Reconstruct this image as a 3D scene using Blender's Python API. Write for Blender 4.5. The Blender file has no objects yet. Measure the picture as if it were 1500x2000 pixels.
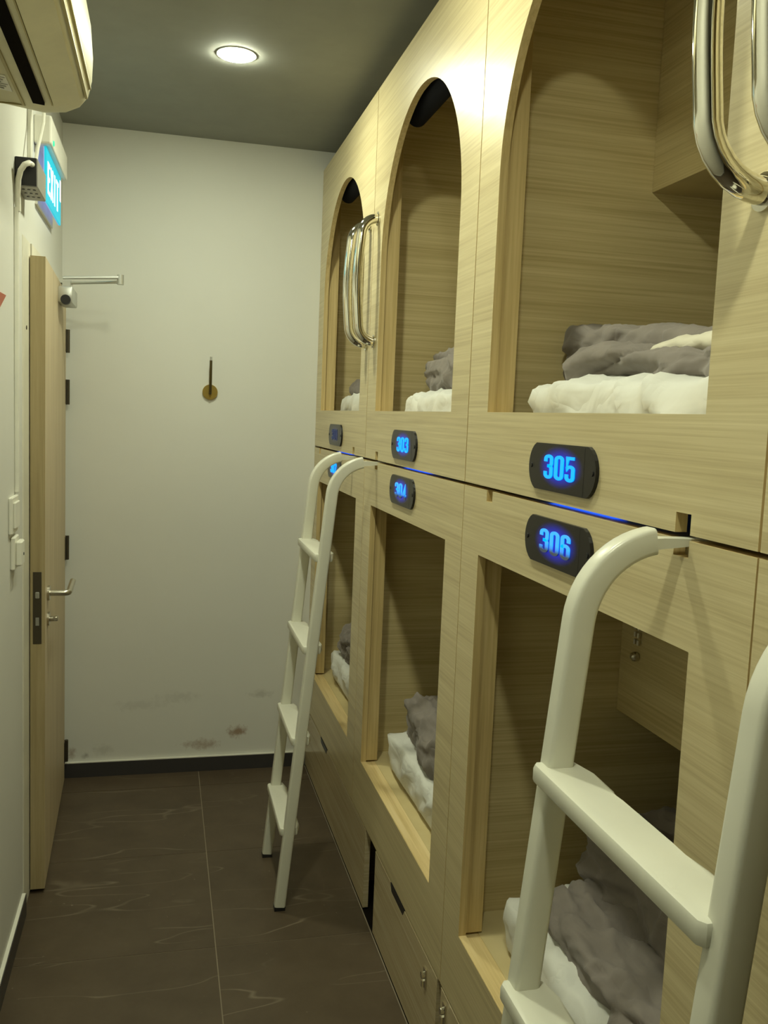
import bpy, bmesh, math, random
from mathutils import Vector, Matrix, noise
random.seed(7)
C = bpy.context.scene.collection
PI = math.pi
scene = bpy.context.scene

# ------------------------------------------------------------------ camera
CAM = Vector((-0.6355, 0.0, 1.55))
YAW, PITCH, ROLL = math.radians(13.950), math.radians(-5.958), math.radians(2.3245)
F_PX = 1760.2
f = Vector((math.sin(YAW)*math.cos(PITCH), math.cos(YAW)*math.cos(PITCH), math.sin(PITCH)))
r = Vector((math.cos(YAW), -math.sin(YAW), 0)); u = r.cross(f)
r2 = math.cos(ROLL)*r + math.sin(ROLL)*u; u2 = -math.sin(ROLL)*r + math.cos(ROLL)*u
cam = bpy.data.cameras.new('camera'); camo = bpy.data.objects.new('camera', cam); C.objects.link(camo)
camo.matrix_world = Matrix(((r2.x, u2.x, -f.x, CAM.x), (r2.y, u2.y, -f.y, CAM.y), (r2.z, u2.z, -f.z, CAM.z), (0, 0, 0, 1)))
cam.sensor_fit = 'HORIZONTAL'; cam.sensor_width = 36; cam.lens = F_PX/1500*36; cam.clip_start = .02
scene.camera = camo

# ------------------------------------------------------------------ world, exposure, lamps
w = bpy.data.worlds.new('world'); scene.world = w; w.use_nodes = True
w.node_tree.nodes['Background'].inputs[0].default_value = (.8, 1, .7, 1)
w.node_tree.nodes['Background'].inputs[1].default_value = 0.0
scene.view_settings.view_transform = 'Standard'; scene.view_settings.look = 'None'
scene.view_settings.exposure = 0.0; scene.view_settings.gamma = 1; scene.view_settings.use_curve_mapping = False
LAMP_COL = (.965, 1.0, .75, 1); LAMP_STRENGTH = 385.0
LIGHTS = [(-.432, 2.93), (-.450, 1.75), (-.450, .57)]

# ------------------------------------------------------------------ dimensions
XL, D, ZC, YN = -1.029, 3.838, 2.639, -3.4
PITCH_Y = .996
SEAM = [2.842, 1.846, .850, -.146]     # near edge of each bay, far to near
ZG, ZT = 1.417, 2.561
LEDGE = 1.57                            # sill of the upper openings

# ------------------------------------------------------------------ materials
def new_mat(name):
    m = bpy.data.materials.new(name); m.use_nodes = True
    nt = m.node_tree; return m, nt, nt.nodes['Principled BSDF']
def N(nt, kind, **kw):
    n = nt.nodes.new(kind)
    for k, v in kw.items(): setattr(n, k, v)
    return n
def ramp(nt, fac, stops):
    n = N(nt, 'ShaderNodeValToRGB'); e = n.color_ramp.elements
    while len(e) < len(stops): e.new(.5)
    for i, (p, c) in enumerate(stops): e[i].position = p; e[i].color = (*c, 1)
    nt.links.new(fac, n.inputs[0]); return n.outputs[0]
def coords(nt, scale, jitter=True):
    tc = N(nt, 'ShaderNodeTexCoord'); mp = N(nt, 'ShaderNodeMapping'); mp.inputs['Scale'].default_value = scale
    src = tc.outputs['Object']
    if jitter:
        oi = N(nt, 'ShaderNodeObjectInfo'); mu = N(nt, 'ShaderNodeMath', operation='MULTIPLY'); mu.inputs[1].default_value = 17.0
        nt.links.new(oi.outputs['Random'], mu.inputs[0])
        ad = N(nt, 'ShaderNodeVectorMath', operation='ADD'); nt.links.new(src, ad.inputs[0]); nt.links.new(mu.outputs[0], ad.inputs[1]); src = ad.outputs[0]
    nt.links.new(src, mp.inputs[0]); return mp.outputs[0]
def noise_tex(nt, vec, scale=1, detail=3, rough=.6, dist=0):
    n = N(nt, 'ShaderNodeTexNoise'); n.inputs['Scale'].default_value = scale; n.inputs['Detail'].default_value = detail
    n.inputs['Roughness'].default_value = rough; n.inputs['Distortion'].default_value = dist
    nt.links.new(vec, n.inputs['Vector']); return n.outputs['Fac']
def bump(nt, b, h, strength, dist=.002):
    n = N(nt, 'ShaderNodeBump'); n.inputs['Strength'].default_value = strength; n.inputs['Distance'].default_value = dist
    nt.links.new(h, n.inputs['Height']); nt.links.new(n.outputs[0], b.inputs['Normal'])
def plain(name, col, rough=.5, metal=0, spec=.5, var=.06, coat=0):
    m, nt, b = new_mat(name)
    fac = noise_tex(nt, coords(nt, (9, 9, 9)), 1, 4)
    lo = tuple(max(0, c*(1-var)) for c in col); hi = tuple(min(1, c*(1+var)) for c in col)
    nt.links.new(ramp(nt, fac, [(.3, lo), (.7, hi)]), b.inputs['Base Color'])
    b.inputs['Roughness'].default_value = rough; b.inputs['Metallic'].default_value = metal
    b.inputs['Specular IOR Level'].default_value = spec; b.inputs['Coat Weight'].default_value = coat; b.inputs['Coat Roughness'].default_value = .15
    return m
def emit(name, col, strength):
    m, nt, b = new_mat(name); b.inputs['Base Color'].default_value = (*[c*.3 for c in col], 1)
    b.inputs['Emission Color'].default_value = (*col, 1); b.inputs['Emission Strength'].default_value = strength; return m
def wood(name, dark, mid, light, scale, rough=.3, spec=.5, b_s=.15, slow=.35):
    m, nt, b = new_mat(name)
    v = coords(nt, scale)
    f1 = noise_tex(nt, v, 1, 4, .65)
    mp = N(nt, 'ShaderNodeMapping'); mp.inputs['Scale'].default_value = (.5, .5, .16) if scale[2] > 50 else (.16, .16, .5)
    nt.links.new(v, mp.inputs[0]); f2 = noise_tex(nt, mp.outputs[0], 1, 2, .5)
    mx = N(nt, 'ShaderNodeMix'); mx.data_type = 'FLOAT'; mx.inputs['Factor'].default_value = slow
    nt.links.new(f1, mx.inputs['A']); nt.links.new(f2, mx.inputs['B'])
    nt.links.new(ramp(nt, mx.outputs['Result'], [(.34, dark), (.5, mid), (.66, light)]), b.inputs['Base Color'])
    b.inputs['Roughness'].default_value = rough; b.inputs['Specular IOR Level'].default_value = spec
    bump(nt, b, f1, b_s, .0006); return m

M = {}
M['laminate'] = wood('oak_laminate', (.49, .40, .22), (.60, .51, .295), (.69, .60, .37), (2.2, 2.2, 210), .34, .43)
M['partition'] = wood('oak_laminate_partition', (.47, .37, .17), (.61, .50, .255), (.71, .60, .335), (2.2, 2.2, 190), .42, .4)
M['edge'] = wood('oak_edge_band', (.48, .35, .15), (.61, .465, .215), (.70, .55, .28), (120, 120, 3), .45, .3)
M['ledge'] = wood('pine_ledge', (.62, .46, .20), (.76, .59, .29), (.84, .68, .38), (90, 3, 90), .4, .4)
M['drawer'] = wood('oak_laminate_drawer', (.43, .345, .19), (.55, .455, .275), (.64, .55, .36), (2.2, 2.2, 200), .27)
M['door_face'] = wood('ash_door_veneer', (.50, .40, .24), (.60, .49, .31), (.67, .56, .37), (70, 70, 2.5), .5, .35)
M['door_edge'] = wood('ash_door_edge', (.36, .285, .15), (.43, .345, .19), (.49, .40, .235), (70, 70, 2.5), .5, .3)
M['gap'] = plain('painted_gap_shade', (.010, .008, .006), .95, 0, .02)  # near-black colour standing in for shade in the slot and under the pods

def wall_mat(name, col, stains):
    m, nt, b = new_mat(name)
    fac = noise_tex(nt, coords(nt, (1.6, 1.6, 1.6), False), 1, 5)
    base = ramp(nt, fac, [(.3, tuple(c*.955 for c in col)), (.7, col)])
    if stains:
        tc = N(nt, 'ShaderNodeTexCoord'); cur = base
        for (x, z, rx, rz, c, k) in stains:
            mp = N(nt, 'ShaderNodeMapping'); mp.inputs['Location'].default_value = (-x/rx, 0, -z/rz); mp.inputs['Scale'].default_value = (1/rx, 0, 1/rz)
            nt.links.new(tc.outputs['Object'], mp.inputs[0])
            ln = N(nt, 'ShaderNodeVectorMath', operation='LENGTH'); nt.links.new(mp.outputs[0], ln.inputs[0])
            n = noise_tex(nt, tc.outputs['Object'], 38, 4, .7)
            ad = N(nt, 'ShaderNodeMath', operation='MULTIPLY_ADD'); ad.inputs[1].default_value = 2.2
            nt.links.new(n, ad.inputs[0]); nt.links.new(ln.outputs['Value'], ad.inputs[2])
            mr = N(nt, 'ShaderNodeMapRange'); mr.inputs['From Min'].default_value = 2.1; mr.inputs['From Max'].default_value = 1.3
            mr.inputs['To Min'].default_value = 0; mr.inputs['To Max'].default_value = k
            nt.links.new(ad.outputs[0], mr.inputs['Value'])
            mx = N(nt, 'ShaderNodeMix'); mx.data_type = 'RGBA'
            nt.links.new(mr.outputs[0], mx.inputs['Factor']); nt.links.new(cur, mx.inputs['A']); mx.inputs['B'].default_value = (*c, 1)
            cur = mx.outputs['Result']
        base = cur
    nt.links.new(base, b.inputs['Base Color']); b.inputs['Roughness'].default_value = .6; b.inputs['Specular IOR Level'].default_value = .3
    bump(nt, b, noise_tex(nt, coords(nt, (60, 60, 60), False), 1, 3), .06, .002)
    return m
BR = (.26, .13, .045); GY = (.30, .29, .24)
M['wall'] = wall_mat('white_paint', (.73, .73, .675), None)
M['wall_back'] = wall_mat('white_paint_scuffed', (.75, .75, .695),
    [(-.30, .165, .05, .030, BR, .75), (-.45, .115, .09, .026, BR, .5), (-.86, .11, .05, .03, GY, .25), (-.93, .09, .02, .015, GY, .6),
     (-.70, .30, .12, .03, GY, .18), (-.55, .33, .09, .03, GY, .2), (-.20, .33, .06, .02, GY, .35), (-.985, .10, .02, .03, BR, .5)])
M['ceiling'] = plain('grey_ceiling_paint', (.30, .305, .275), .85, 0, .2, .04)
M['skirt'] = plain('dark_skirting_tile', (.045, .042, .042), .35)
M['white'] = plain('white_plastic', (.80, .79, .70), .4)
M['frame'] = plain('door_frame_paint', (.72, .70, .58), .5)
M['ac'] = plain('yellowed_plastic', (.74, .70, .49), .5, 0, .3)
M['ac_line'] = plain('yellowed_seam', (.42, .36, .16), .5)
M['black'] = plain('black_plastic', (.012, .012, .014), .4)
M['grey'] = plain('grey_steel_case', (.30, .29, .25), .45)
M['silver'] = plain('satin_aluminium', (.55, .56, .53), .35, .7)
M['steel'] = plain('brushed_steel', (.62, .59, .50), .28, 1)
M['bronze'] = plain('dull_bronze', (.10, .085, .06), .4, .7)
M['chrome'] = plain('chrome', (.80, .78, .70), .06, 1, var=.02)
M['brass'] = plain('brass', (.50, .36, .10), .3, 1)
M['brass_dark'] = plain('dark_brass', (.10, .075, .025), .4, .6)
M['ladder'] = plain('white_powder_coat', (.71, .705, .60), .3, 0, .5, .03)
M['ladder_far'] = M['ladder']
M['red'] = plain('red_sign', (.42, .10, .045), .5)
M['navy'] = plain('dark_blind_fabric', (.018, .019, .026), .9, 0, .1)
M['plate'] = plain('black_acrylic', (.008, .008, .010), .32, 0, .5)
M['exit_white'] = emit('lit_white', (.85, 1, 1), 1.5)
M['exit_back'] = emit('lit_lavender', (.45, .55, 1), .55)
M['exit_cyan'] = emit('lit_cyan', (0, .58, .74), .85)
M['led_green'] = emit('green_led', (.05, .7, .35), 1.2)
M['digit'] = emit('lit_blue_digit', (.0, .30, 1.0), 1.6)
M['blue_strip'] = emit('blue_led_strip', (.01, .08, 1.0), 3.0)
M['grout'] = plain('tile_grout', (.26, .215, .15), .9)
def lamp_mat():
    m = emit('lamp_diffuser', LAMP_COL[:3], LAMP_STRENGTH); return m
M['lamp'] = lamp_mat()
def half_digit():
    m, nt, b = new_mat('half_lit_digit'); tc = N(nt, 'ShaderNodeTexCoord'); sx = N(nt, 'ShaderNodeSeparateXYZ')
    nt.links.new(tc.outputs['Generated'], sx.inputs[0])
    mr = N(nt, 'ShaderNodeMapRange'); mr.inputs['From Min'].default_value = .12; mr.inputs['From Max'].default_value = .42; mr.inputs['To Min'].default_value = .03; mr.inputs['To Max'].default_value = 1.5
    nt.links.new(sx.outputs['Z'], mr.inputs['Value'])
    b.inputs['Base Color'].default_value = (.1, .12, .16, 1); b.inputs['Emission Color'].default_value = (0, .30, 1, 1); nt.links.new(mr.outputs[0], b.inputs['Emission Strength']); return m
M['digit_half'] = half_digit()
M['digit_dim'] = emit('unlit_digit', (.05, .10, .35), .12)
def painted_halo(name, k):
    # painted blue glow: emission fades outwards from the digits, no lamp behind
    m, nt, b = new_mat(name); tc = N(nt, 'ShaderNodeTexCoord'); mp = N(nt, 'ShaderNodeMapping')
    mp.inputs['Location'].default_value = (0, -1.0, -1.04); mp.inputs['Scale'].default_value = (0, 2, 2); nt.links.new(tc.outputs['Generated'], mp.inputs[0])
    ln = N(nt, 'ShaderNodeVectorMath', operation='LENGTH'); nt.links.new(mp.outputs[0], ln.inputs[0])
    mr = N(nt, 'ShaderNodeMapRange'); mr.interpolation_type = 'SMOOTHSTEP'; mr.inputs['From Min'].default_value = 1.0; mr.inputs['From Max'].default_value = .25; mr.inputs['To Max'].default_value = k
    nt.links.new(ln.outputs['Value'], mr.inputs['Value'])
    b.inputs['Base Color'].default_value = (.008, .008, .010, 1); b.inputs['Roughness'].default_value = .32
    b.inputs['Emission Color'].default_value = (.004, .016, .75, 1); nt.links.new(mr.outputs[0], b.inputs['Emission Strength']); return m
M['halo_lit'] = painted_halo('blue_painted_halo', .75); M['halo_dim'] = painted_halo('dim_blue_painted_halo', .06)

def tile_mat():
    m, nt, b = new_mat('brown_stone_tile')
    v = coords(nt, (1, 1, 1)); f1 = noise_tex(nt, v, 5, 6, .65)
    base = ramp(nt, f1, [(.3, (.074, .053, .032)), (.7, (.108, .080, .050))])
    vo = N(nt, 'ShaderNodeTexNoise'); vo.inputs['Scale'].default_value = 2.2; vo.inputs['Detail'].default_value = 2.0; vo.inputs['Distortion'].default_value = .1
    mp = N(nt, 'ShaderNodeMapping'); mp.inputs['Scale'].default_value = (.55, 2.6, 1); mp.inputs['Rotation'].default_value = (0, 0, -.3); nt.links.new(v, mp.inputs[0]); nt.links.new(mp.outputs[0], vo.inputs['Vector'])
    sb = N(nt, 'ShaderNodeMath', operation='SUBTRACT'); sb.inputs[1].default_value = .5; nt.links.new(vo.outputs['Fac'], sb.inputs[0])
    ab = N(nt, 'ShaderNodeMath', operation='ABSOLUTE'); nt.links.new(sb.outputs[0], ab.inputs[0])
    mr = N(nt, 'ShaderNodeMapRange'); mr.inputs['From Min'].default_value = .007; mr.inputs['From Max'].default_value = .0; mr.inputs['To Max'].default_value = .42; nt.links.new(ab.outputs[0], mr.inputs['Value'])
    n3 = noise_tex(nt, v, 4, 3); mr3 = N(nt, 'ShaderNodeMapRange'); mr3.inputs['From Min'].default_value = .42; mr3.inputs['From Max'].default_value = .62; nt.links.new(n3, mr3.inputs['Value'])
    mu = N(nt, 'ShaderNodeMath', operation='MULTIPLY'); nt.links.new(mr.outputs[0], mu.inputs[0]); nt.links.new(mr3.outputs[0], mu.inputs[1])
    sp = noise_tex(nt, v, 55, 2, .5); mr4 = N(nt, 'ShaderNodeMapRange'); mr4.inputs['From Min'].default_value = .74; mr4.inputs['From Max'].default_value = .8; mr4.inputs['To Max'].default_value = .5; nt.links.new(sp, mr4.inputs['Value'])
    mxf = N(nt, 'ShaderNodeMath', operation='MAXIMUM'); nt.links.new(mu.outputs[0], mxf.inputs[0]); nt.links.new(mr4.outputs[0], mxf.inputs[1])
    mx = N(nt, 'ShaderNodeMix'); mx.data_type = 'RGBA'; nt.links.new(mxf.outputs[0], mx.inputs['Factor']); nt.links.new(base, mx.inputs['A']); mx.inputs['B'].default_value = (.34, .29, .21, 1)
    nt.links.new(mx.outputs['Result'], b.inputs['Base Color']); b.inputs['Roughness'].default_value = .42; b.inputs['Specular IOR Level'].default_value = .35
    bump(nt, b, f1, .1, .002); return m
M['tile'] = tile_mat()
def cloth(name, col, var=.12, rough=.85):
    m, nt, b = new_mat(name); v = coords(nt, (1, 1, 1))
    nt.links.new(ramp(nt, noise_tex(nt, v, 12, 4), [(.3, tuple(c*(1-var) for c in col)), (.7, tuple(c*(1+var*.5) for c in col))]), b.inputs['Base Color'])
    b.inputs['Roughness'].default_value = rough; b.inputs['Sheen Weight'].default_value = .15; b.inputs['Specular IOR Level'].default_value = .2
    w1 = noise_tex(nt, coords(nt, (13, 8, 14)), 1, 2, .5, .8); sb = N(nt, 'ShaderNodeMath', operation='SUBTRACT'); sb.inputs[1].default_value = .5; nt.links.new(w1, sb.inputs[0])
    ab = N(nt, 'ShaderNodeMath', operation='ABSOLUTE'); nt.links.new(sb.outputs[0], ab.inputs[0])
    bump(nt, b, ab.outputs[0], .30, .03); return m
M['sheet'] = cloth('white_sheet', (.68, .68, .63), .04)
M['duvet'] = cloth('grey_brown_duvet', (.225, .197, .176))
M['pillow'] = cloth('cream_pillow', (.66, .62, .50), .05)

# ------------------------------------------------------------------ object helpers
def tag(o, label=None, cat=None, group=None, kind=None):
    for k, v in (('label', label), ('category', cat), ('group', group), ('kind', kind)):
        if v: o[k] = v
    return o
ORIG = {}
def thing(name, loc, label=None, cat=None, group=None, kind=None):
    o = bpy.data.objects.new(name, None); o.empty_display_size = .05; C.objects.link(o); o.location = loc; ORIG[o] = Vector(loc)
    return tag(o, label, cat, group, kind)
def put(name, bm, mats, parent=None, smooth=False, origin=None):
    """link a bmesh given in world coordinates as one mesh object"""
    off = ORIG[parent] if parent is not None else (Vector(origin) if origin is not None else Vector((0, 0, 0)))
    bmesh.ops.recalc_face_normals(bm, faces=bm.faces)
    bmesh.ops.translate(bm, verts=bm.verts, vec=-off)
    me = bpy.data.meshes.new(name); bm.to_mesh(me); bm.free()
    for m in (mats if isinstance(mats, (list, tuple)) else [mats]): me.materials.append(M[m])
    if smooth:
        for p in me.polygons: p.use_smooth = True
        if smooth != 'all': me.set_sharp_from_angle(angle=math.radians(40))
    o = bpy.data.objects.new(name, me); C.objects.link(o)
    if parent is not None: o.parent = parent; ORIG[o] = off
    else:
        o.location = off; ORIG[o] = off
    return o
def sub(name, bm, mats, part, smooth=False):      # sub-part: parent part sits at the root's origin
    return put(name, bm, mats, part, smooth)
def B(): return bmesh.new()
def box(bm, x0, x1, y0, y1, z0, z1, bev=0, seg=2, mi=0):
    vs = [bm.verts.new((x, y, z)) for x in (x0, x1) for y in (y0, y1) for z in (z0, z1)]
    fs = [bm.faces.new([vs[i] for i in q]) for q in ((0, 1, 3, 2), (4, 6, 7, 5), (0, 4, 5, 1), (2, 3, 7, 6), (0, 2, 6, 4), (1, 5, 7, 3))]
    for q in fs: q.material_index = mi
    if bev:
        es = list({e for q in fs for e in q.edges})
        bmesh.ops.bevel(bm, geom=es, offset=bev, segments=seg, affect='EDGES', profile=.5)
    return bm
def prism(bm, pts, axis, a0, a1, mi=0, cap=True):
    """polygon pts (2D) extruded along axis; 'x': pts=(y,z), 'y': pts=(x,z), 'z': pts=(x,y)"""
    def P(p, a): return {'x': (a, p[0], p[1]), 'y': (p[0], a, p[1]), 'z': (p[0], p[1], a)}[axis]
    A = [bm.verts.new(P(p, a0)) for p in pts]; Bv = [bm.verts.new(P(p, a1)) for p in pts]; n = len(pts)
    for i in range(n): bm.faces.new((A[i], A[(i+1) % n], Bv[(i+1) % n], Bv[i])).material_index = mi
    if cap: bm.faces.new(A).material_index = mi; bm.faces.new(list(reversed(Bv))).material_index = mi
    return bm
def disc_cyl(bm, c, axis, rad, h, n=24, mi=0):
    ax = Vector({'x': (1, 0, 0), 'y': (0, 1, 0), 'z': (0, 0, 1)}[axis]); a = Vector({'x': (0, 1, 0), 'y': (0, 0, 1), 'z': (1, 0, 0)}[axis]); b = ax.cross(a)
    c = Vector(c); lo = [bm.verts.new(c + rad*(math.cos(2*PI*i/n)*a + math.sin(2*PI*i/n)*b)) for i in range(n)]
    hi = [bm.verts.new(v.co + ax*h) for v in lo]
    for i in range(n): bm.faces.new((lo[i], lo[(i+1) % n], hi[(i+1) % n], hi[i])).material_index = mi
    bm.faces.new(lo).material_index = mi; bm.faces.new(hi).material_index = mi
    return bm
def sweep(bm, path, prof, up=Vector((0, 1, 0)), mi=0):
    """closed 2D profile swept along path; profile axes = (side, up-ish)"""
    path = [Vector(p) for p in path]; rings = []
    for i, p in enumerate(path):
        t = (path[min(i+1, len(path)-1)] - path[max(i-1, 0)]).normalized()
        s = t.cross(up)
        if s.length < 1e-4: s = t.cross(Vector((1, 0, 0)))
        s.normalize(); v = s.cross(t)
        rings.append([bm.verts.new(p + s*a + v*b) for a, b in prof])
    n = len(prof)
    for q in range(len(rings)-1):
        for i in range(n): bm.faces.new((rings[q][i], rings[q][(i+1) % n], rings[q+1][(i+1) % n], rings[q+1][i])).material_index = mi
    bm.faces.new(rings[0]).material_index = mi; bm.faces.new(list(reversed(rings[-1]))).material_index = mi
    return bm
def circ(rad, n=12): return [(rad*math.cos(2*PI*i/n), rad*math.sin(2*PI*i/n)) for i in range(n)]
def rrect(a, b, rr, n=4):
    out = []
    for cx, cy, s in ((a/2-rr, b/2-rr, 0), (-a/2+rr, b/2-rr, 90), (-a/2+rr, -b/2+rr, 180), (a/2-rr, -b/2+rr, 270)):
        for i in range(n+1):
            t = math.radians(s + 90*i/n); out.append((cx + rr*math.cos(t), cy + rr*math.sin(t)))
    return out
def arc(cx, cy, rx, ry, a0, a1, n=8): return [(cx + rx*math.cos(math.radians(a0+(a1-a0)*i/n)), cy + ry*math.sin(math.radians(a0+(a1-a0)*i/n))) for i in range(n+1)]
def panel_hole(outer, hole, x0, x1):
    """board in the plane x=const (pts (y,z)) with a hole cut through; edges get material slot 1"""
    bm = B(); edges = []
    for loop in (outer, hole):
        vs = [bm.verts.new((x0, p[0], p[1])) for p in loop]
        edges += [bm.edges.new((vs[i], vs[(i+1) % len(vs)])) for i in range(len(vs))]
    bmesh.ops.triangle_fill(bm, use_beauty=True, use_dissolve=False, edges=edges)
    g = bmesh.ops.extrude_face_region(bm, geom=list(bm.faces))
    bmesh.ops.translate(bm, verts=[v for v in g['geom'] if isinstance(v, bmesh.types.BMVert)], vec=(x1-x0, 0, 0))
    for q in bm.faces:
        q.normal_update()
        if abs(q.normal.x) < .5: q.material_index = 1
    return bm
def ribbon(bm, pts, wd, closed, fn, depth):
    """flat stroke of width wd along 2D pts; fn maps (x,y,d) to 3D"""
    n = len(pts); L, Rr = [], []
    for i in range(n):
        a = Vector(pts[(i-1) % n] if (closed or i) else pts[0]); c = Vector(pts[i]); e = Vector(pts[(i+1) % n] if (closed or i < n-1) else pts[-1])
        d0 = (c-a); d1 = (e-c)
        if d0.length < 1e-6: d0 = d1
        if d1.length < 1e-6: d1 = d0
        d0.normalize(); d1.normalize(); n0 = Vector((-d0.y, d0.x)); n1 = Vector((-d1.y, d1.x)); m = (n0+n1)
        m = m.normalized() if m.length > 1e-4 else n0
        k = min(1.6, 1/max(.3, m.dot(n1)))
        L.append(c+m*wd/2*k); Rr.append(c-m*wd/2*k)
    def mk(d): return [[bm.verts.new(fn(p.x, p.y, d)) for p in S] for S in (L, Rr)]
    (l0, r0), (l1, r1) = mk(0), mk(depth)
    for i in range(n if closed else n-1):
        j = (i+1) % n
        bm.faces.new((l1[i], l1[j], r1[j], r1[i])); bm.faces.new((l0[i], l0[j], l1[j], l1[i])); bm.faces.new((r0[i], r1[i], r1[j], r0[j]))
    if not closed:
        for i in (0, n-1): bm.faces.new((l0[i], l1[i], r1[i], r0[i]))
GLY = {
 '0': [(arc(.19, .81, .12, .12, 180, 0)+arc(.19, .19, .12, .12, 0, -180), True)],
 '1': [([(.08, .78), (.22, .90), (.22, .0)], False)],
 '2': [([(.07, .72)]+arc(.19, .81, .12, .12, 180, 0)+[(.31, .68), (.075, .07), (.34, .07)], False)],
 '3': [([(.07, .70)]+arc(.19, .81, .12, .12, 180, 0)+[(.31, .66)]+arc(.20, .64, .11, .11, -10, -90, 4)+[(.15, .53)], False),
       ([(.15, .53)]+arc(.20, .42, .11, .11, 90, 10, 4)+[(.31, .19)]+arc(.19, .19, .12, .12, 0, -180)+[(.07, .30)], False)],
 '4': [([(.25, 0), (.25, .93), (.05, .27), (.38, .27)], False)],
 '5': [([(.34, .93), (.09, .93), (.075, .50)]+arc(.19, .50, .12, .10, 150, 0, 6)+[(.31, .19)]+arc(.19, .19, .12, .12, 0, -180)+[(.07, .30)], False)],
 '6': [([(.31, .70)]+arc(.19, .81, .12, .12, 0, 180)+[(.07, .19)]+arc(.19, .19, .12, .12, 180, 360)+[(.31, .45)]+arc(.19, .45, .12, .11, 0, 170, 8), False)],
 'E': [([(.34, .93), (.07, .93), (.07, .07), (.34, .07)], False), ([(.07, .5), (.31, .5)], False)],
 'X': [([(.04, 0), (.36, 1)], False), ([(.04, 1), (.36, 0)], False)],
 'I': [([(.2, 0), (.2, 1)], False)],
 'T': [([(0, .93), (.4, .93)], False), ([(.2, .9), (.2, 0)], False)],
}
def text(bm, s, fn, wd=.14, depth=.002, adv=.43):
    for i, ch in enumerate(s):
        for pts, closed in GLY[ch]:
            ribbon(bm, [(p[0]+i*adv, p[1]) for p in pts], wd, closed, fn, depth)
    return bm
def rbox(bm, x0, x1, y0, y1, z0, z1, rad, step, disp=None):
    """soft box: rounded edges, gridded so it can be wrinkled by disp(p, n)"""
    c = Vector(((x0+x1)/2, (y0+y1)/2, (z0+z1)/2)); h = Vector((x1-x0, y1-y0, z1-z0))/2; inner = Vector([max(1e-4, h[i]-rad) for i in range(3)])
    ns = [max(2, int(round(2*h[i]/step))) for i in range(3)]; cache = {}
    def vert(ix):
        if ix in cache: return cache[ix]
        p = Vector([-h[i] + 2*h[i]*ix[i]/ns[i] for i in range(3)])
        q = Vector([max(-inner[i], min(inner[i], p[i])) for i in range(3)])
        n = (p-q)
        n = n.normalized() if n.length > 1e-9 else Vector((0, 0, 1))
        rr = [min(rad, h[i]) for i in range(3)]
        v = c + q + Vector((n.x*rr[0], n.y*rr[1], n.z*rr[2]))
        if disp: v = v + disp(v, n)
        cache[ix] = bm.verts.new(v); return cache[ix]
    for ax in range(3):
        b1, b2 = (ax+1) % 3, (ax+2) % 3
        for side in (0, ns[ax]):
            for i in range(ns[b1]):
                for j in range(ns[b2]):
                    def ix(a, b):
                        k = [0, 0, 0]; k[ax] = side; k[b1] = a; k[b2] = b; return tuple(k)
                    q = [vert(ix(i, j)), vert(ix(i+1, j)), vert(ix(i+1, j+1)), vert(ix(i, j+1))]
                    bm.faces.new(q if side else q[::-1])
    return bm
def nvec(q): return Vector((noise.noise(q+Vector((31.7, 0, 5.1))), noise.noise(q+Vector((0, 47.3, 9.4))), noise.noise(q+Vector((12.9, 3.3, 71.1)))))
def fold(p, s, seed=0.0):
    q = Vector((p.x*s[0]+seed, p.y*s[1]+seed*1.7, p.z*s[2]-seed)); wv = nvec(q*.6)*.9
    a = 1-abs(noise.noise(q+wv))*2.0; return a*a*a if a > 0 else 0

# ------------------------------------------------------------------ room shell
bm = box(B(), -1.3, 2.1, YN-.1, D+.1, -.10, -.0012)
floor = tag(put('floor', bm, 'grout'), 'dark brown stone tiled floor of the narrow corridor', kind='structure')
xs = [(XL+.001, -.4655), (-.4625, -.003)]
k0 = int(math.floor((YN-2.507)/.584)); edges = [2.507+.584*k for k in range(k0, 4)]
for i in range(len(edges)):
    y0 = max(YN, edges[i]+.0015); y1 = min(D-.001, (edges[i]+.584)-.0015)
    if y1-y0 < .02: continue
    for (x0, x1) in xs:
        put('floor_tile', box(B(), x0, x1, y0, y1, -.0012, 0), 'tile', floor)
put('subfloor', box(B(), .001, 2.0, YN, D, -.0012, -.0002), 'gap', floor)
tag(put('ceiling', box(B(), -1.3, 2.1, YN-.1, D+.1, ZC, ZC+.1), 'ceiling'), 'dark grey painted ceiling', kind='structure')
tag(put('wall_back', box(B(), -1.3, 2.1, D, D+.1, -.1, ZC), 'wall_back'), 'white end wall with scuffs and brown stains low down', kind='structure')
tag(put('unseen_wall_front', box(B(), -1.3, 2.1, YN-.1, YN, -.1, ZC), 'edge'), 'unseen wall behind the viewer, browned to darken the reflections', kind='structure')  # out of view; dark brown chosen to dim what the chrome reflects
DY0, DY1, DZ = 2.785, 3.822, 2.025
bm = B(); box(bm, XL-.12, XL, YN, DY0, -.1, ZC); box(bm, XL-.12, XL, DY1, D, -.1, ZC); box(bm, XL-.12, XL, DY0, DY1, DZ, ZC); box(bm, XL-.20, XL-.12, YN, D, -.1, ZC)
tag(put('wall_left', bm, 'wall'), 'white side wall holding the door, switches and air conditioner', kind='structure')
tag(put('wall_right', box(B(), .0, .1, YN, SEAM[3]-.004, 0, ZC), 'wall'), 'white side wall beyond the pods', kind='structure')
tag(put('wall_side', box(B(), 2.0, 2.1, YN, D, -.1, ZC), 'wall'), 'wall behind the pods', kind='structure')
bm = B(); box(bm, XL+.002, -.004, D-.012, D, 0, .062)
b1 = tag(put('baseboard_back', bm, 'skirt'), 'dark tile skirting along the end wall', kind='structure')
bm = B(); box(bm, XL+.012, -.004, D-.013, D-.0005, .0622, .066); put('caulk_line', bm, 'white', b1)
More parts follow.
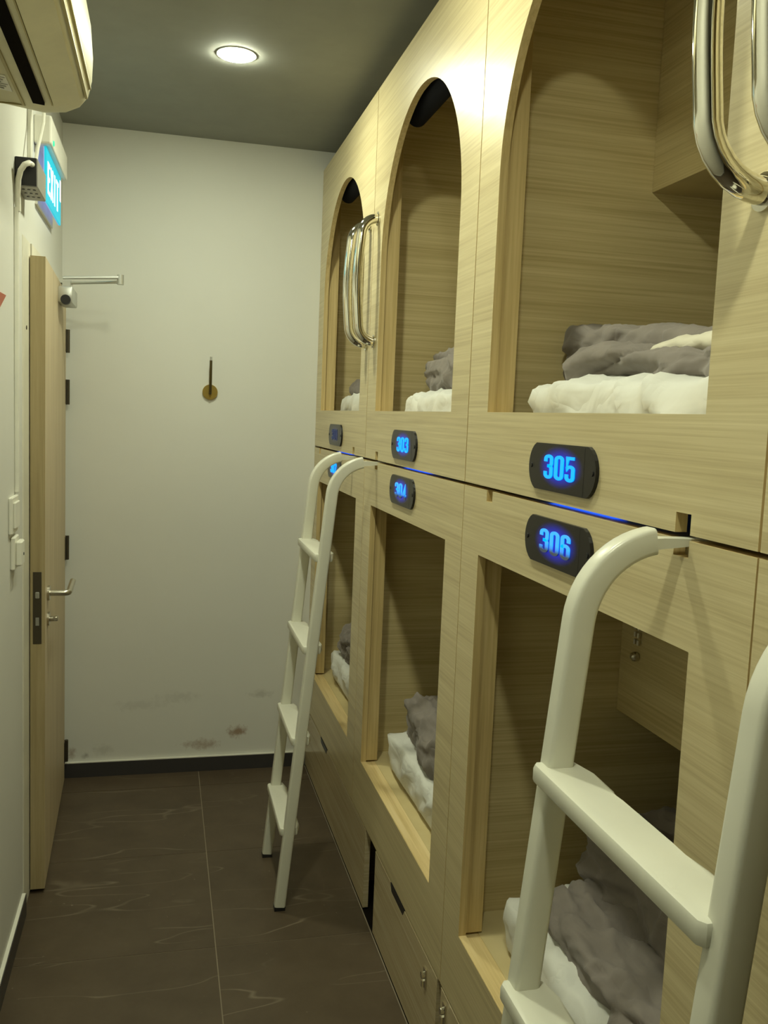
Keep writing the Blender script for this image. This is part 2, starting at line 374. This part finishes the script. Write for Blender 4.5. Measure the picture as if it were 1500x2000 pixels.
b2 = tag(put('baseboard_left', box(B(), XL, XL+.012, YN, DY0-.01, 0, .066), 'skirt'), 'dark tile skirting along the left wall', kind='structure')
put('caulk_line', box(B(), XL, XL+.010, YN, DY0-.01, .0662, .070), 'white', b2)

# ------------------------------------------------------------------ door
door = thing('door_1', (XL, 2.9, 0), 'pale wood veneer door standing slightly ajar on left wall', kind='structure')
bm = B(); box(bm, XL-.12, XL+.003, DY0, 2.93, 0, DZ, .002, 1); box(bm, XL-.12, XL+.002, 3.792, DY1, 0, DZ); box(bm, XL-.12, XL+.006, 2.94, 3.792, 1.990, DZ); box(bm, XL-.12, XL-.035, 2.94, 3.792, 1.955, 1.990)
put('frame', bm, 'frame', door)
put('screw', disc_cyl(B(), (XL+.003, 2.845, 1.77), 'x', .006, .002, 10), 'bronze', door)
def leafx(y, o): t = (y-2.9)/.885; return (-1.023*(1-t) + -1.052*t) + o
bm = B(); pl = [(leafx(2.9, 0), 2.9), (leafx(2.9, .043), 2.9), (leafx(3.785, .043), 3.785), (leafx(3.785, 0), 3.785)]
prism(bm, pl, 'z', .014, 1.985)
for q in bm.faces:
    q.normal_update()
    if abs(q.normal.y) > .7: q.material_index = 1
leaf = put('leaf', bm, ['door_face', 'door_edge'], door)
bm = B(); prism(bm, [(-1.015, 2.8985), (-.990, 2.8985), (-.990, 2.905), (-1.015, 2.905)], 'z', .812, 1.037)
lp = sub('lock_plate', bm, 'bronze', leaf); lp['label'] = 'dull bronze lock plate'
bm = B(); box(bm, -1.008, -.996, 2.893, 2.899, .955, .975, .002, 1); box(bm, -1.007, -.997, 2.896, 2.899, .87, .895); sub('latch_bolt', bm, 'grey', leaf)
lx = leafx(2.985, .043)
bm = disc_cyl(B(), (lx, 2.985, .955), 'x', .024, .008, 24)
path = [(lx+.006, 2.985, .955), (lx+.05, 2.985, .955)] + [(lx+.05+.014*math.sin(t), 2.985+.014*(1-math.cos(t)), .955) for t in [PI/8*k for k in range(1, 5)]] + [(lx+.066, 3.10, .972)]
sweep(bm, path, circ(.0095, 12), Vector((0, 0, 1)))
h = sub('lever_handle', bm, 'steel', leaf, True); h['label'] = 'steel lever handle'
bm = disc_cyl(B(), (lx, 2.985, .872), 'x', .022, .007, 24); disc_cyl(bm, (lx+.007, 2.985, .872), 'x', .009, .012, 16); box(bm, lx+.018, lx+.032, 2.975, 2.998, .865, .879, .002, 1)
sub('thumb_turn', bm, 'steel', leaf, True)
for z0, z1 in ((1.755, 1.845), (1.552, 1.65), (.93, 1.027), (.085, .176)):
    bm = disc_cyl(B(), (leafx(3.79, .043)+.006, 3.797, z0), 'z', .008, z1-z0, 12); box(bm, leafx(3.785, .043)-.002, leafx(3.785, .043)+.003, 3.765, 3.80, z0+.002, z1-.002)
    put('hinge', bm, 'bronze', door, True)
bx = leafx(3.42, .043)
bm = box(B(), bx, bx+.05, 3.38, 3.56, 1.905, 1.962, .006, 2)
cl = put('door_closer', bm, 'silver', door, True); cl['label'] = 'grey door closer box at top of leaf'
sub('valve_cap', disc_cyl(B(), (bx+.027, 3.372, 1.915), 'y', .017, .02, 18), 'black', cl, True)
bm = B(); box(bm, bx+.012, bx+.038, 3.41, 3.44, 1.96, 1.984)
sweep(bm, [(bx+.012, 3.43, 1.996), (bx+.212, 3.46, 2.015)], rrect(.016, .010, .003, 2), Vector((0, 0, 1)))
sweep(bm, [(bx+.208, 3.46, 1.999), (bx+.0, 3.56, 1.993)], rrect(.016, .009, .003, 2), Vector((0, 0, 1)))
disc_cyl(bm, (bx+.206, 3.46, 1.990), 'z', .012, .034, 14)
box(bm, -1.024, bx+.03, 3.54, 3.60, 1.992, 2.004)
sub('closer_arm', bm, 'silver', cl)

# ------------------------------------------------------------------ things on the left wall
AY0, AY1 = 1.50, 2.36
ac = thing('air_conditioner', (XL, AY0, 2.2), 'yellowed white split air conditioner high on left wall', 'air conditioner')
prof = [(XL+.001, 2.245), (-.905, 2.232), (-.860, 2.238), (-.832, 2.252), (-.814, 2.275), (-.806, 2.31), (-.804, 2.36), (-.809, 2.43), (-.822, 2.485), (-.850, 2.515), (XL+.001, 2.52)]
AZ = -.010
def inset(pts, d):
    cx = XL; cz = sum(p[1] for p in pts)/len(pts); return [(p[0] if abs(p[0]-XL) < .01 else p[0]-d, p[1]+(d if p[1] < cz else -d)*.6) for p in pts]
bm = B(); rings = []
for y, d in [(AY0, .03), (AY0+.012, .01), (AY0+.035, 0)] + [(AY1-.075+.075*math.sin(t), .055*(1-math.cos(t))) for t in [PI/2*k/9*.93 for k in range(10)]]:
    rings.append([bm.verts.new((p[0], y, p[1]+AZ)) for p in inset(prof, d)])
for a, b in zip(rings, rings[1:]):
    for i in range(len(prof)): bm.faces.new((a[i], a[(i+1) % len(prof)], b[(i+1) % len(prof)], b[i]))
bm.faces.new(rings[0]); bm.faces.new(rings[-1])
put('casing', bm, 'ac', ac, True)
def under(x): return 2.232 + (2.245-2.232)*((-.905-x)/(.124) if x < -.905 else 0)
bm = B(); prism(bm, [(-.928, 2.2285+AZ), (-.903, 2.2265+AZ), (-.903, 2.236+AZ), (-.928, 2.238+AZ)], 'y', AY0+.06, 2.235); put('air_slot_shade', bm, 'gap', ac)  # black bar under the casing stands in for the shaded slot opening
bm = B(); prism(bm, [(-.884, 2.2285+AZ), (-.828, 2.2505+AZ), (-.832, 2.258+AZ), (-.886, 2.236+AZ)], 'y', AY0+.06, 2.245); put('louvre', bm, 'ac', ac)
bm = B(); box(bm, -.8895, -.8865, AY0+.06, 2.245, 2.2305+AZ, 2.2345+AZ); put('louvre_gap', bm, 'ac_line', ac)
for nm, (xa, za) in (('front_seam', (-.8165, 2.2655)), ('panel_seam', (-.8095, 2.287)), ('base_seam', (-.953, 2.2355))):
    bm = B(); box(bm, xa-.0035, xa+.0025, AY0+.05, 2.275, za-.0025+AZ, za+.003+AZ); put(nm, bm, 'ac_line', ac)
bm = B(); box(bm, -1.02, -.95, 2.282, 2.285, 2.2355+AZ, 2.239+AZ); put('end_cap_seam', bm, 'ac_line', ac)
bm = B(); prism(bm, [(-1.0, 2.2405+AZ), (-.965, 2.2367+AZ), (-.965, 2.240+AZ), (-1.0, 2.244+AZ)], 'y', 2.10, 2.20); put('sticker', bm, 'white', ac)
bm = B()
for k in range(6):
    yy = 2.112+.014*k; prism(bm, [(-.996, 2.2397+AZ), (-.968-.006*(k % 3), 2.2367+AZ), (-.968-.006*(k % 3), 2.238+AZ), (-.996, 2.241+AZ)], 'y', yy, yy+.005)
q = put('sticker_print', bm, 'grey', ac); q['kind'] = 'stuff'

ex = thing('exit_sign', (XL, 3.02, 2.16), 'glowing cyan EXIT sign mounted above the door', 'sign')
bm = box(B(), XL, XL+.052, 3.02, 3.485, 2.340, 2.425, .006, 2); put('housing', bm, 'white', ex)
bm = box(B(), XL, XL+.008, 3.05, 3.45, 2.165, 2.34); put('back_plate', bm, 'white', ex)
put('panel_back', box(B(), -1.0035, -1.0011, 3.045, 3.45, 2.178, 2.338), 'exit_back', ex)
pan = put('lit_panel', box(B(), -1.001, -.995, 3.045, 3.45, 2.178, 2.338), 'exit_cyan', ex); pan['label'] = 'cyan backlit panel'
fn = lambda x, y, d: (-.995+d, 3.075+x*.165, 2.205+y*.098)
sub('lettering', text(B(), 'EXIT', fn, .125, .0015, .47), 'exit_white', pan)['label'] = 'white letters EXIT'
bm = box(B(), -.995, -.9935, 3.415, 3.440, 2.255, 2.325); sub('arrow_mark', bm, 'exit_white', pan)
put('pilot_light', disc_cyl(B(), (XL+.052, 3.06, 2.352), 'x', .008, .004, 12), 'led_green', ex)

al = thing('alarm_box', (XL, 2.66, 2.13), 'grey steel alarm box with black front under the exit sign', 'alarm')
put('case', box(B(), XL, -.972, 2.663, 2.84, 2.13, 2.205, .002, 1), 'grey', al)
put('front_cover', box(B(), XL+.001, -.974, 2.656, 2.664, 2.131, 2.204, .001, 1), 'black', al)['label'] = 'black front cover'
bm = B()
for i in range(3):
    for j in range(3): disc_cyl(bm, (-.985-.014*i, 2.70+.045*j, 2.1285), 'z', .004, .002, 8)
put('vent_holes', bm, 'black', al)['kind'] = 'stuff'
bm = B(); sweep(bm, [(-.985, 2.658, 2.186), (-.990, 2.640, 2.186), (-1.000, 2.628, 2.178), (-1.010, 2.628, 2.162), (-1.0165, 2.634, 2.14), (-1.019, 2.642, 2.11), (-1.019, 2.648, 2.06)], circ(.0075, 10), Vector((0, 0, 1)))
tag(put('cable', bm, 'white', smooth=True, origin=(-1.019, 2.648, 2.06)), 'thick white cable curving out of black alarm box', 'cable')
bm = box(B(), XL, XL+.012, 2.640, 2.656, 1.305, 2.07, .002, 1)
tag(put('conduit', bm, 'white', origin=(XL, 2.648, 1.305)), 'thin white trunking running down wall beside the door frame', 'conduit')
bm = box(B(), XL, XL+.012, 2.885, 2.915, 2.206, ZC, .002, 1)
tag(put('conduit', bm, 'white', origin=(XL, 2.9, 2.206)), 'short white trunking between alarm box and ceiling', 'conduit')
bm = B(); sweep(bm, [(-.983, 2.90, ZC), (-.981, 2.905, 2.50), (-.984, 2.88, 2.36), (-.992, 2.82, 2.27), (-.997, 2.79, 2.204)], circ(.005, 8))
tag(put('cable', bm, 'white', smooth=True, origin=(-.997, 2.79, 2.204)), 'slim white cable hanging in front of the exit sign', 'cable')
sw = thing('light_switch', (XL, 2.59, 1.2), 'white light switch plate at the end of trunking', 'switch')
put('plate', box(B(), XL, XL+.010, 2.535, 2.650, 1.20, 1.30, .003, 1), 'white', sw); put('rocker', box(B(), XL+.010, XL+.016, 2.555, 2.63, 1.215, 1.285, .002, 1), 'white', sw)
sw = thing('key_switch', (XL, 2.60, 1.1), 'white key card switch beneath the light switch', 'switch')
put('plate', box(B(), XL, XL+.012, 2.565, 2.64, 1.100, 1.19, .003, 1), 'white', sw); put('card_slot', box(B(), XL+.012, XL+.028, 2.575, 2.632, 1.11, 1.178, .004, 1), 'white', sw)
put('indicator', disc_cyl(B(), (XL+.028, 2.61, 1.14), 'x', .004, .0015, 10), 'black', sw)
bm = B(); prism(bm, [(2.20, 1.812), (2.492, 1.820), (2.405, 1.782), (2.20, 1.70)], 'x', XL, XL+.004)
tag(put('wall_sign', bm, 'red', origin=(XL, 2.35, 1.70)), 'red notice on left wall, only its pointed corner in view', 'sign')

hk = thing('wall_hook', (-.447, D, 1.6), 'small brass hook with upright stem on end wall', 'hook')
put('rose', disc_cyl(B(), (-.447, D-.010, 1.627), 'y', .031, .010, 32), 'brass', hk, True)
bm = B(); sweep(bm, [(-.447, D-.010, 1.622), (-.447, D-.03, 1.622), (-.447, D-.040, 1.634), (-.447, D-.040, 1.755)], circ(.0055, 10), Vector((1, 0, 0))); put('stem', bm, 'brass_dark', hk, True)
put('tip', disc_cyl(B(), (-.447, D-.040, 1.755), 'z', .0045, .015, 10), 'silver', hk)

for i, (x, y) in enumerate(LIGHTS):
    lt = thing('ceiling_light', (x, y, ZC), ['round white downlight glowing in ceiling near the end wall', 'second downlight from the end wall, above frame', 'third downlight from the end wall, above the near ladder', 'downlight over the viewer', 'downlight in ceiling farthest behind the viewer'][i], 'light')
    put('trim_ring', disc_cyl(B(), (x, y, ZC-.002), 'z', .060, .002, 40), 'white', lt)
    bm = B(); n = 40
    ring = [[bm.verts.new((x+rr*math.cos(2*PI*k/n), y+rr*math.sin(2*PI*k/n), z)) for k in range(n)] for rr, z in ((.052, ZC-.0025), (.0525, ZC-.004), (.048, ZC-.0062), (.028, ZC-.007))]
    for a, b in zip(ring, ring[1:]):
        for k in range(n): bm.faces.new((a[k], a[(k+1) % n], b[(k+1) % n], b[k]))
    bm.faces.new(ring[0]); bm.faces.new(ring[-1])
    put('diffuser', bm, 'lamp', lt, True)

# ------------------------------------------------------------------ sleeping pods
DEPTH = 1.99
def arch_pts(cy, hw, zs, zb, n=40): return [(cy-hw, zb)] + [(cy-hw*math.cos(PI*k/n), zs+hw*math.sin(PI*k/n)) for k in range(n+1)] + [(cy+hw, zb)]
def plate_shape(cy, cz, hw, hs, hh):
    R = ((hw-hs)**2 + hh**2)/(2*(hw-hs)); a = math.degrees(math.asin(hh/R))
    return arc(cy+hw-R, cz, R, R, -a, a, 10) + arc(cy-hw+R, cz, R, R, 180-a, 180+a, 10)
def number_plate(root, cy, cz, s, state):
    p = put('number_plate', prism(B(), plate_shape(cy, cz, .127, .098, .0395), 'x', -.006, 0), 'plate', root); p['label'] = 'black plate with blue number ' + s
    bm = box(B(), -.0062, -.0059, cy-.088, cy+.088, cz-.037, cz+.037); sub('painted_halo', bm, 'halo_dim' if state == 'dim' else 'halo_lit', p)
    W = .43*3-.05
    fn = lambda x, y, d: (-.0062-d, cy+.001-(x-W/2)*.096, cz-.0195+y*.041)
    d = sub('digits', text(B(), s, fn, .125, .0014), {'lit': 'digit', 'half': 'digit_half', 'dim': 'digit_dim'}[state], p)
    for sgn in (-1, 1): sub('screw', disc_cyl(B(), (-.0075, cy+sgn*.116, cz), 'x', .0045, .0025, 10), 'black', p)
def grab_handle(root, y, out=.052, rr=.050, z0=1.785, z1=2.157):
    pts = [(.001, z1), (-out+rr, z1)] + [(-out+rr-rr*math.sin(t), z1-rr+rr*math.cos(t)) for t in [PI/2*k/8 for k in range(1, 9)]]
    mid = [(-out-.008*math.sin(PI*k/8), (z1-rr)+((z0+rr)-(z1-rr))*k/8) for k in range(1, 8)]
    pts += mid + [(-out+rr-rr*math.cos(t), z0+rr-rr*math.sin(t)) for t in [PI/2*k/8 for k in range(0, 9)]] + [(.001, z0)]
    bm = B(); sweep(bm, [(x, y, z) for x, z in pts], circ(.0155, 20), Vector((0, 1, 0)))
    g = put('grab_handle', bm, 'chrome', root, True); g['label'] = 'polished chrome grab handle'
    for z in (z0, z1): sub('mount', disc_cyl(B(), (-.004, y, z), 'x', .021, .004, 24), 'chrome', g, True)
def carcass(root, s, z0, z1, zd):
    """sides, back, deck, roof of the box behind a front panel"""
    e = s+PITCH_Y
    for nm, y0, y1 in (('side_panel', s+.0015, s+.016), ('side_panel', e-.016, e-.0015)): put(nm, box(B(), .019, DEPTH, y0, y1, z0, z1), 'partition', root)
    put('back_panel', box(B(), DEPTH-.015, DEPTH, s+.0165, e-.0165, z0, z1), 'partition', root)
    put('bed_deck', box(B(), .05, DEPTH-.016, s+.0165, e-.0165, zd-.018, zd), 'partition', root)
    put('roof_panel', box(B(), .019, DEPTH-.016, s+.0165, e-.0165, z1-.016, z1-.001), 'partition', root)
def cabinet(root, s, za, zb):
    e = s+PITCH_Y; put('overhead_cabinet', box(B(), .39, DEPTH-.016, s+.017, e-.017, za, zb-.017), 'partition', root)
def upper_pod(i, num, state, label, handles, blind=True, cabin=True):
    s = SEAM[i]; e = s+PITCH_Y; cy = s+.4985; hw = .3785
    root = thing('sleeping_pod', (0, s, ZG), label, 'sleeping pod', 'upper row of sleeping pods')
    hole = arch_pts(cy, hw, 2.028, LEDGE)
    zb = ZG+.0035
    outer = [(s+.0022, zb)]
    for (n0, n1, up) in NOTCH.get(i, []):
        if up: outer += [(n0, zb), (n0, zb+.026), (n1, zb+.026), (n1, zb)]
    outer += [(e-.0022, zb), (e-.0022, ZT), (s+.0022, ZT)]
    put('front_panel', panel_hole(outer, hole, 0, .017), ['laminate', 'edge'], root)
    carcass(root, s, zb, ZT, LEDGE-.08)
    for a, b in ((s+.0165, cy-hw-.008), (cy+hw+.008, e-.0165)): put('inner_post', box(B(), .0175, .058, a, b, zb, ZT-.02), 'edge', root)
    put('sill', box(B(), .0175, .05, s+.0165, e-.0165, LEDGE-.10, LEDGE-.004), 'ledge', root)
    if cabin: cabinet(root, s, 2.06, ZT)
    if num: number_plate(root, s+.509, 1.479, num, state)
    for hd in handles: grab_handle(root, *hd)
    if blind:
        bm = disc_cyl(B(), (.062, cy-.26, 2.415), 'y', .030, .52, 24)
        rb = put('roller_blind', bm, 'navy', root, True); rb['label'] = 'dark rolled-up blind'
    return root
def lower_pod(i, num, state, label, drawers, cabin=True, chain=False):
    s = SEAM[i]; e = s+PITCH_Y; a, b = s+.118, s+.889
    root = thing('sleeping_pod', (0, s, 0), label, 'sleeping pod', 'lower row of sleeping pods')
    hole = [(a, .444), (b, .444), (b, 1.277), (a, 1.277)]
    zt = ZG-.0035
    outer = [(s+.0016, .269), (e-.0016, .269), (e-.0016, zt)]
    for (n0, n1, up) in sorted(NOTCH.get(i, []), reverse=True):
        if not up: outer += [(n1, zt), (n1, zt-.022), (n0, zt-.022), (n0, zt)]
    outer += [(s+.0016, zt)]
    put('front_panel', panel_hole(outer, hole, 0, .017), ['laminate', 'edge'], root)
    carcass(root, s, .27, zt, .44)
    for q in (0, 1): put('plinth_side', box(B(), .07, DEPTH, (s+.0015, e-.016)[q], (s+.016, e-.0015)[q], .0, .268), 'gap', root)
    for p, q in ((s+.0165, a-.008), (b+.008, e-.0165)): put('inner_post', box(B(), .0175, .056, p, q, .445, zt-.02), 'edge', root)
    bm = box(B(), .0175, .078, s+.0165, e-.0165, .395, .4385); box(bm, .0012, .0172, a+.0005, b-.0005, .4395, .4447)
    put('sill', bm, 'ledge', root)
    if cabin: cabinet(root, s, .905, zt)
    if num: number_plate(root, s+.509, 1.354, num, state)
    bs = box(B(), .03, .05, cyl(s)-.13, cyl(s)+.11, ZG-.002, ZG+.0015)
    put('gap_light', bs, 'blue_strip', root)['label'] = 'blue light strip in the gap'
    for (d0, d1, slot, locks) in drawers:
        bm = B(); zt2 = .263
        prism(bm, [(d0, .008), (d1, .008), (d1, zt2), (slot+.075, zt2), (slot+.06, zt2-.02), (slot-.06, zt2-.02), (slot-.075, zt2), (d0, zt2)], 'x', 0, .017)
        box(bm, .018, .60, d0+.12, d1-.12, .03, .22)
        dr = put('drawer', bm, 'drawer', root)
        for y, z in locks:
            bm = box(B(), -.004, 0, y-.010, y+.010, z-.026, z+.026, .0015, 1); disc_cyl(bm, (-.012, y, z+.008), 'x', .008, .009, 14); box(bm, -.010, -.004, y-.004, y+.004, z-.022, z-.006)
            lk = sub('lock', bm, 'chrome', dr); lk['label'] = 'small chrome drawer lock'
        sub('notch_shade', prism(B(), [(slot-.060, zt2-.0195), (slot+.060, zt2-.0195), (slot+.074, zt2+.0005), (slot-.074, zt2+.0005)], 'x', -.0005, .016), 'black', dr)['label'] = 'black insert painted as shade in the finger notch'  # black filler stands in for the shade inside the drawer notch
    if chain:
        bm = B()
        for k in range(13): disc_cyl(bm, (.383, 1.757, 1.275-.0165*k), 'z', .004, .011, 6); disc_cyl(bm, (.383, 1.743, 1.275-.0165*k), 'z', .004, .011, 6)
        bmesh.ops.create_icosphere(bm, subdivisions=2, radius=.011, matrix=Matrix.Translation((.381, 1.75, 1.05)))
        put('pull_chain', bm, 'steel', root)['label'] = 'beaded pull chain with round end'
    return root
def cyl(s): return s+.509
# notches where ladders hook in: (y0, y1, cut upward into the upper panel?)
NOTCH = {0: [(3.012, 3.046, True), (3.012, 3.046, False), (3.686, 3.718, False)], 1: [(2.664, 2.698, True), (2.664, 2.698, False)],
         2: [(.984, 1.018, True), (.984, 1.018, False), (1.674, 1.706, False)], 3: [(.624, .658, True), (.624, .658, False)]}
upper_pod(0, '301', 'dim', 'upper pod with arched opening numbered 301, against the end wall', [(2.886, .060, .055)])
upper_pod(1, '303', 'lit', 'upper pod with arched opening numbered 303, middle of the row', [(2.776, .052, .050)])
upper_pod(2, '305', 'lit', 'upper pod with arched opening numbered 305, nearest full arch', [(.890, .078, .078, 1.812, 2.19)])
upper_pod(3, None, None, 'upper pod cut off by right edge of photo, chrome handle at its far side', [(.790, .078, .078, 1.812, 2.19)])
lower_pod(0, '302', 'lit', 'lower pod numbered 302 in the corner, behind the far ladder', [(2.63, 3.832, 3.389, [(3.80, .214)])])
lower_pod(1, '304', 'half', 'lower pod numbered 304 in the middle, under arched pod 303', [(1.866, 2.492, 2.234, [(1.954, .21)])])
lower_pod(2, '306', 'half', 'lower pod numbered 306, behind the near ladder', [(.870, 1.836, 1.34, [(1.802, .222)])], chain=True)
lower_pod(3, None, None, 'lower pod cut off by right edge of photo beside the near ladder', [(-.12, .84, .35, [])])

# ------------------------------------------------------------------ ladders
def ladder(ya, yb, label):
    root = thing('ladder', (-.26, (ya+yb)/2, 0), label, 'ladder', 'white ladders hooked under the upper pods')
    sl = (.258-.152)/1.13; zs = 1.312; xs0 = -.258+sl*zs; rr = .112; a0 = math.atan2(1, sl)
    path = [(-.258+sl*z, z) for z in (.012, .3, .6, .9, 1.15, 1.25)] 
    arcp = []
    cx, cz = xs0+rr*math.sin(a0), zs-rr*math.cos(a0)
    for k in range(0, 13):
        t = a0*(1-k/14.0); arcp.append((cx-rr*math.sin(t), cz+rr*math.cos(t)))
    path += arcp + [(arcp[-1][0]+.004, arcp[-1][1]+.0006)]
    ends = {}
    for y in (ya, yb):
        bm = B(); sweep(bm, [(x, y, z) for x, z in path], rrect(.034, .031, .006, 3), Vector((0, 1, 0)))
        rl = put('side_rail', bm, 'ladder', root, True)
        sub('foot_cap', box(B(), -.2745, -.2405, y-.0145, y+.0145, 0, .013), 'black', rl)
        xe, ze = path[-1]
        bm = B(); prism(bm, [(xe-.02, 1.402), (xe+.006, 1.402), (.028, 1.408), (.028, 1.415), (xe+.012, 1.416), (xe-.02, 1.414)], 'y', y-.011, y+.011); 
        sub('hook_tongue', bm, 'ladder', rl)
    for z in (.262, .552, .842, 1.130):
        xc = -.258+sl*z; xf, xb = xc-.029, xc+.026; y0, y1 = ya+.002, yb+.013; m = (y0+y1)/2
        xb2 = xb+.010
        back = [(xb, y0), (xb2, y0+.03)] + [(xb2, y0+.085), (xb+.002, y0+.115), (xb-.003, y0+.14), (xb-.003, m+.06), (xb+.002, m+.07), (xb2-.002, m+.085)] + [(xb2, y1-.045), (xb, y1)]
        bm = B(); prism(bm, [(xf+.006, y0), (xf, y0+.008), (xf, y1-.008), (xf+.006, y1)][::-1] + back, 'z', z-.026, z)
        es = [e for e in bm.edges if abs(e.verts[0].co.z-e.verts[1].co.z) < 1e-5]
        bmesh.ops.bevel(bm, geom=es, offset=.006, segments=2, affect='EDGES', profile=.5)
        put('tread', bm, 'ladder', root, True)
    return root
ladder(2.680, 3.030, 'white metal ladder hooked onto pods 301 and 303, far end')
ladder(.640, 1.000, 'white metal ladder in the right foreground, hooked beside pod 306')

# ------------------------------------------------------------------ bedding
def sheet_disp(seed):
    def d(p, n):
        a = fold(p, (6, 4.5, 7), seed)*.016 + fold(p, (13, 9, 11), seed+3)*.010 + noise.noise(p*5+Vector((seed,0,0)))*.008
        return n*a
    return d
def mattress(i, up, label):
    s = SEAM[i]; z0, z1 = ((LEDGE-.079), 1.622) if up else (.441, .556)
    bm = rbox(B(), .078, 1.90, s+.05, s+.835, z0, z1, .026, .014, None)
    seed = i*3.1+(7 if up else 0); dd = sheet_disp(seed)
    for v in bm.verts:
        k = max(0, min(1, (v.co.z-z0-.008)/.05)); nrm = Vector((-1 if v.co.x < .12 else 0, 0, 1 if v.co.z > z1-.02 else 0))
        if v.co.y > s+.79: nrm.y = 1
        if nrm.length > 0: v.co += nrm.normalized()*dd(v.co, Vector((1, 0, 0))).x*k*(1 if v.co.x < .6 else .4)
    o = put('mattress', bm, 'sheet', None, 'all', (.99, s+.44, z0)); tag(o, label, 'mattress', 'mattresses with white sheets'); return o
UPPER = ['in the far upper pod beside the end wall', 'in the middle upper pod with rumpled near edge', 'in the nearest upper pod, under a folded duvet and pillow']
LOWER = ['in the far lower pod behind the ladder', 'in the middle lower pod below the lit plates', 'in the nearest lower pod, mostly under a dark duvet']
for i in range(3):
    mattress(i, True, 'white sheeted mattress ' + UPPER[i]); mattress(i, False, 'white sheeted mattress ' + LOWER[i])
def crumple(seed, amp):
    def d(p, n):
        q = Vector((p.x*8+seed, p.y*3.2-seed, p.z*9)); q = q + nvec(q*.7+Vector((seed, 0, 0)))*1.1
        big = noise.noise(q); q2 = Vector((p.x*19-seed, p.y*6+p.x*4, p.z*20)); q2 = q2 + nvec(q2*.45)*1.5
        mid = 1-2.2*abs(noise.noise(q2)); cr = max(0, 1-abs(big)*7)
        q3 = Vector((p.x*34, p.y*20+seed, p.z*36)); fine = 1-2*abs(noise.noise(q3+nvec(q3*.6)))
        return n*(big*amp*.6 + mid*amp*.75 - cr*amp*.8 + fine*amp*.30) + nvec(p*4+Vector((seed, seed, 0)))*amp*.22
    return d
def duvet(parts, label, seed, amp=.022, origin=None, step=.0075, tilt=0, amps=None):
    bm = B()
    for k, (x0, x1, y0, y1, z0, z1, rad) in enumerate(parts):
        rbox(bm, x0, x1, y0, y1, z0, z1, rad, step, crumple(seed+k*2.3, amps[k] if amps else amp))
    if tilt:                                             # the heap sinks towards the near side of the bed
        zb = parts[0][4]; yf = parts[0][3]
        for v in bm.verts: v.co.z -= tilt*(yf-v.co.y)*max(0, min(1, (v.co.z-zb)/(parts[0][5]-zb)))
    x0, x1, y0, y1, z0, z1, _ = parts[0]
    o = put('duvet', bm, 'duvet', None, 'all', ((x0+x1)/2, (y0+y1)/2, z0)); return tag(o, label, 'duvet', 'grey duvets left on the beds')
ZU, ZL = 1.632, .560
duvet([(.19, .45, .95, 1.80, ZU, 1.760, .022), (.13, .235, .93, 1.64, ZU-.006, 1.702, .032)], 'grey duvet folded in layers in nearest upper pod, a pillow tucked into it', 1.3, tilt=.10, amps=(.010, .020))
duvet([(.16, .50, 2.02, 2.70, ZU, 1.750, .045)], 'grey duvet bunched up in the middle upper pod', 4.1)
duvet([(.14, .45, 3.05, 3.74, ZU, 1.69, .045)], 'grey duvet barely showing in the far upper pod', 6.2)
duvet([(.110, .60, .95, 1.60, ZL-.006, .612, .03), (.24, .85, 1.00, 1.68, .575, .735, .06)], 'dark grey duvet heaped in the nearest lower pod behind ladder rungs', 8.8, .024)
duvet([(.112, .55, 1.98, 2.64, ZL, .69, .05)], 'grey duvet with rounded end in the middle lower pod', 2.7, .024)
duvet([(.105, .55, 2.98, 3.62, ZL, .69, .05)], 'grey duvet crumpled in the far lower pod behind the ladder', 5.5, .028)
def pillow(x0, x1, y0, y1, z0, z1, label, rad=.03):
    bm = rbox(B(), x0, x1, y0, y1, z0, z1, rad, .015)
    cx, cy = (x0+x1)/2, (y0+y1)/2; cz = (z0+z1)/2
    for v in bm.verts:
        k = max(0, 1-((v.co.x-cx)/((x1-x0)/2))**4)*max(0, 1-((v.co.y-cy)/((y1-y0)/2))**4)
        v.co.z = cz+(v.co.z-cz)*(.35+.65*k**.5) + fold(v.co, (9, 9, 9), 2)*.006
    o = put('pillow', bm, 'pillow', None, 'all', (cx, cy, z0)); return tag(o, label, 'pillow', 'pillows half under the duvets')
pillow(.145, .26, .90, 1.38, 1.662, 1.698, 'cream pillow tucked into the folded duvet of nearest upper pod', .02)
pillow(.17, .50, .90, 1.20, .635, .73, 'beige pillow beside the dark duvet in nearest lower pod')
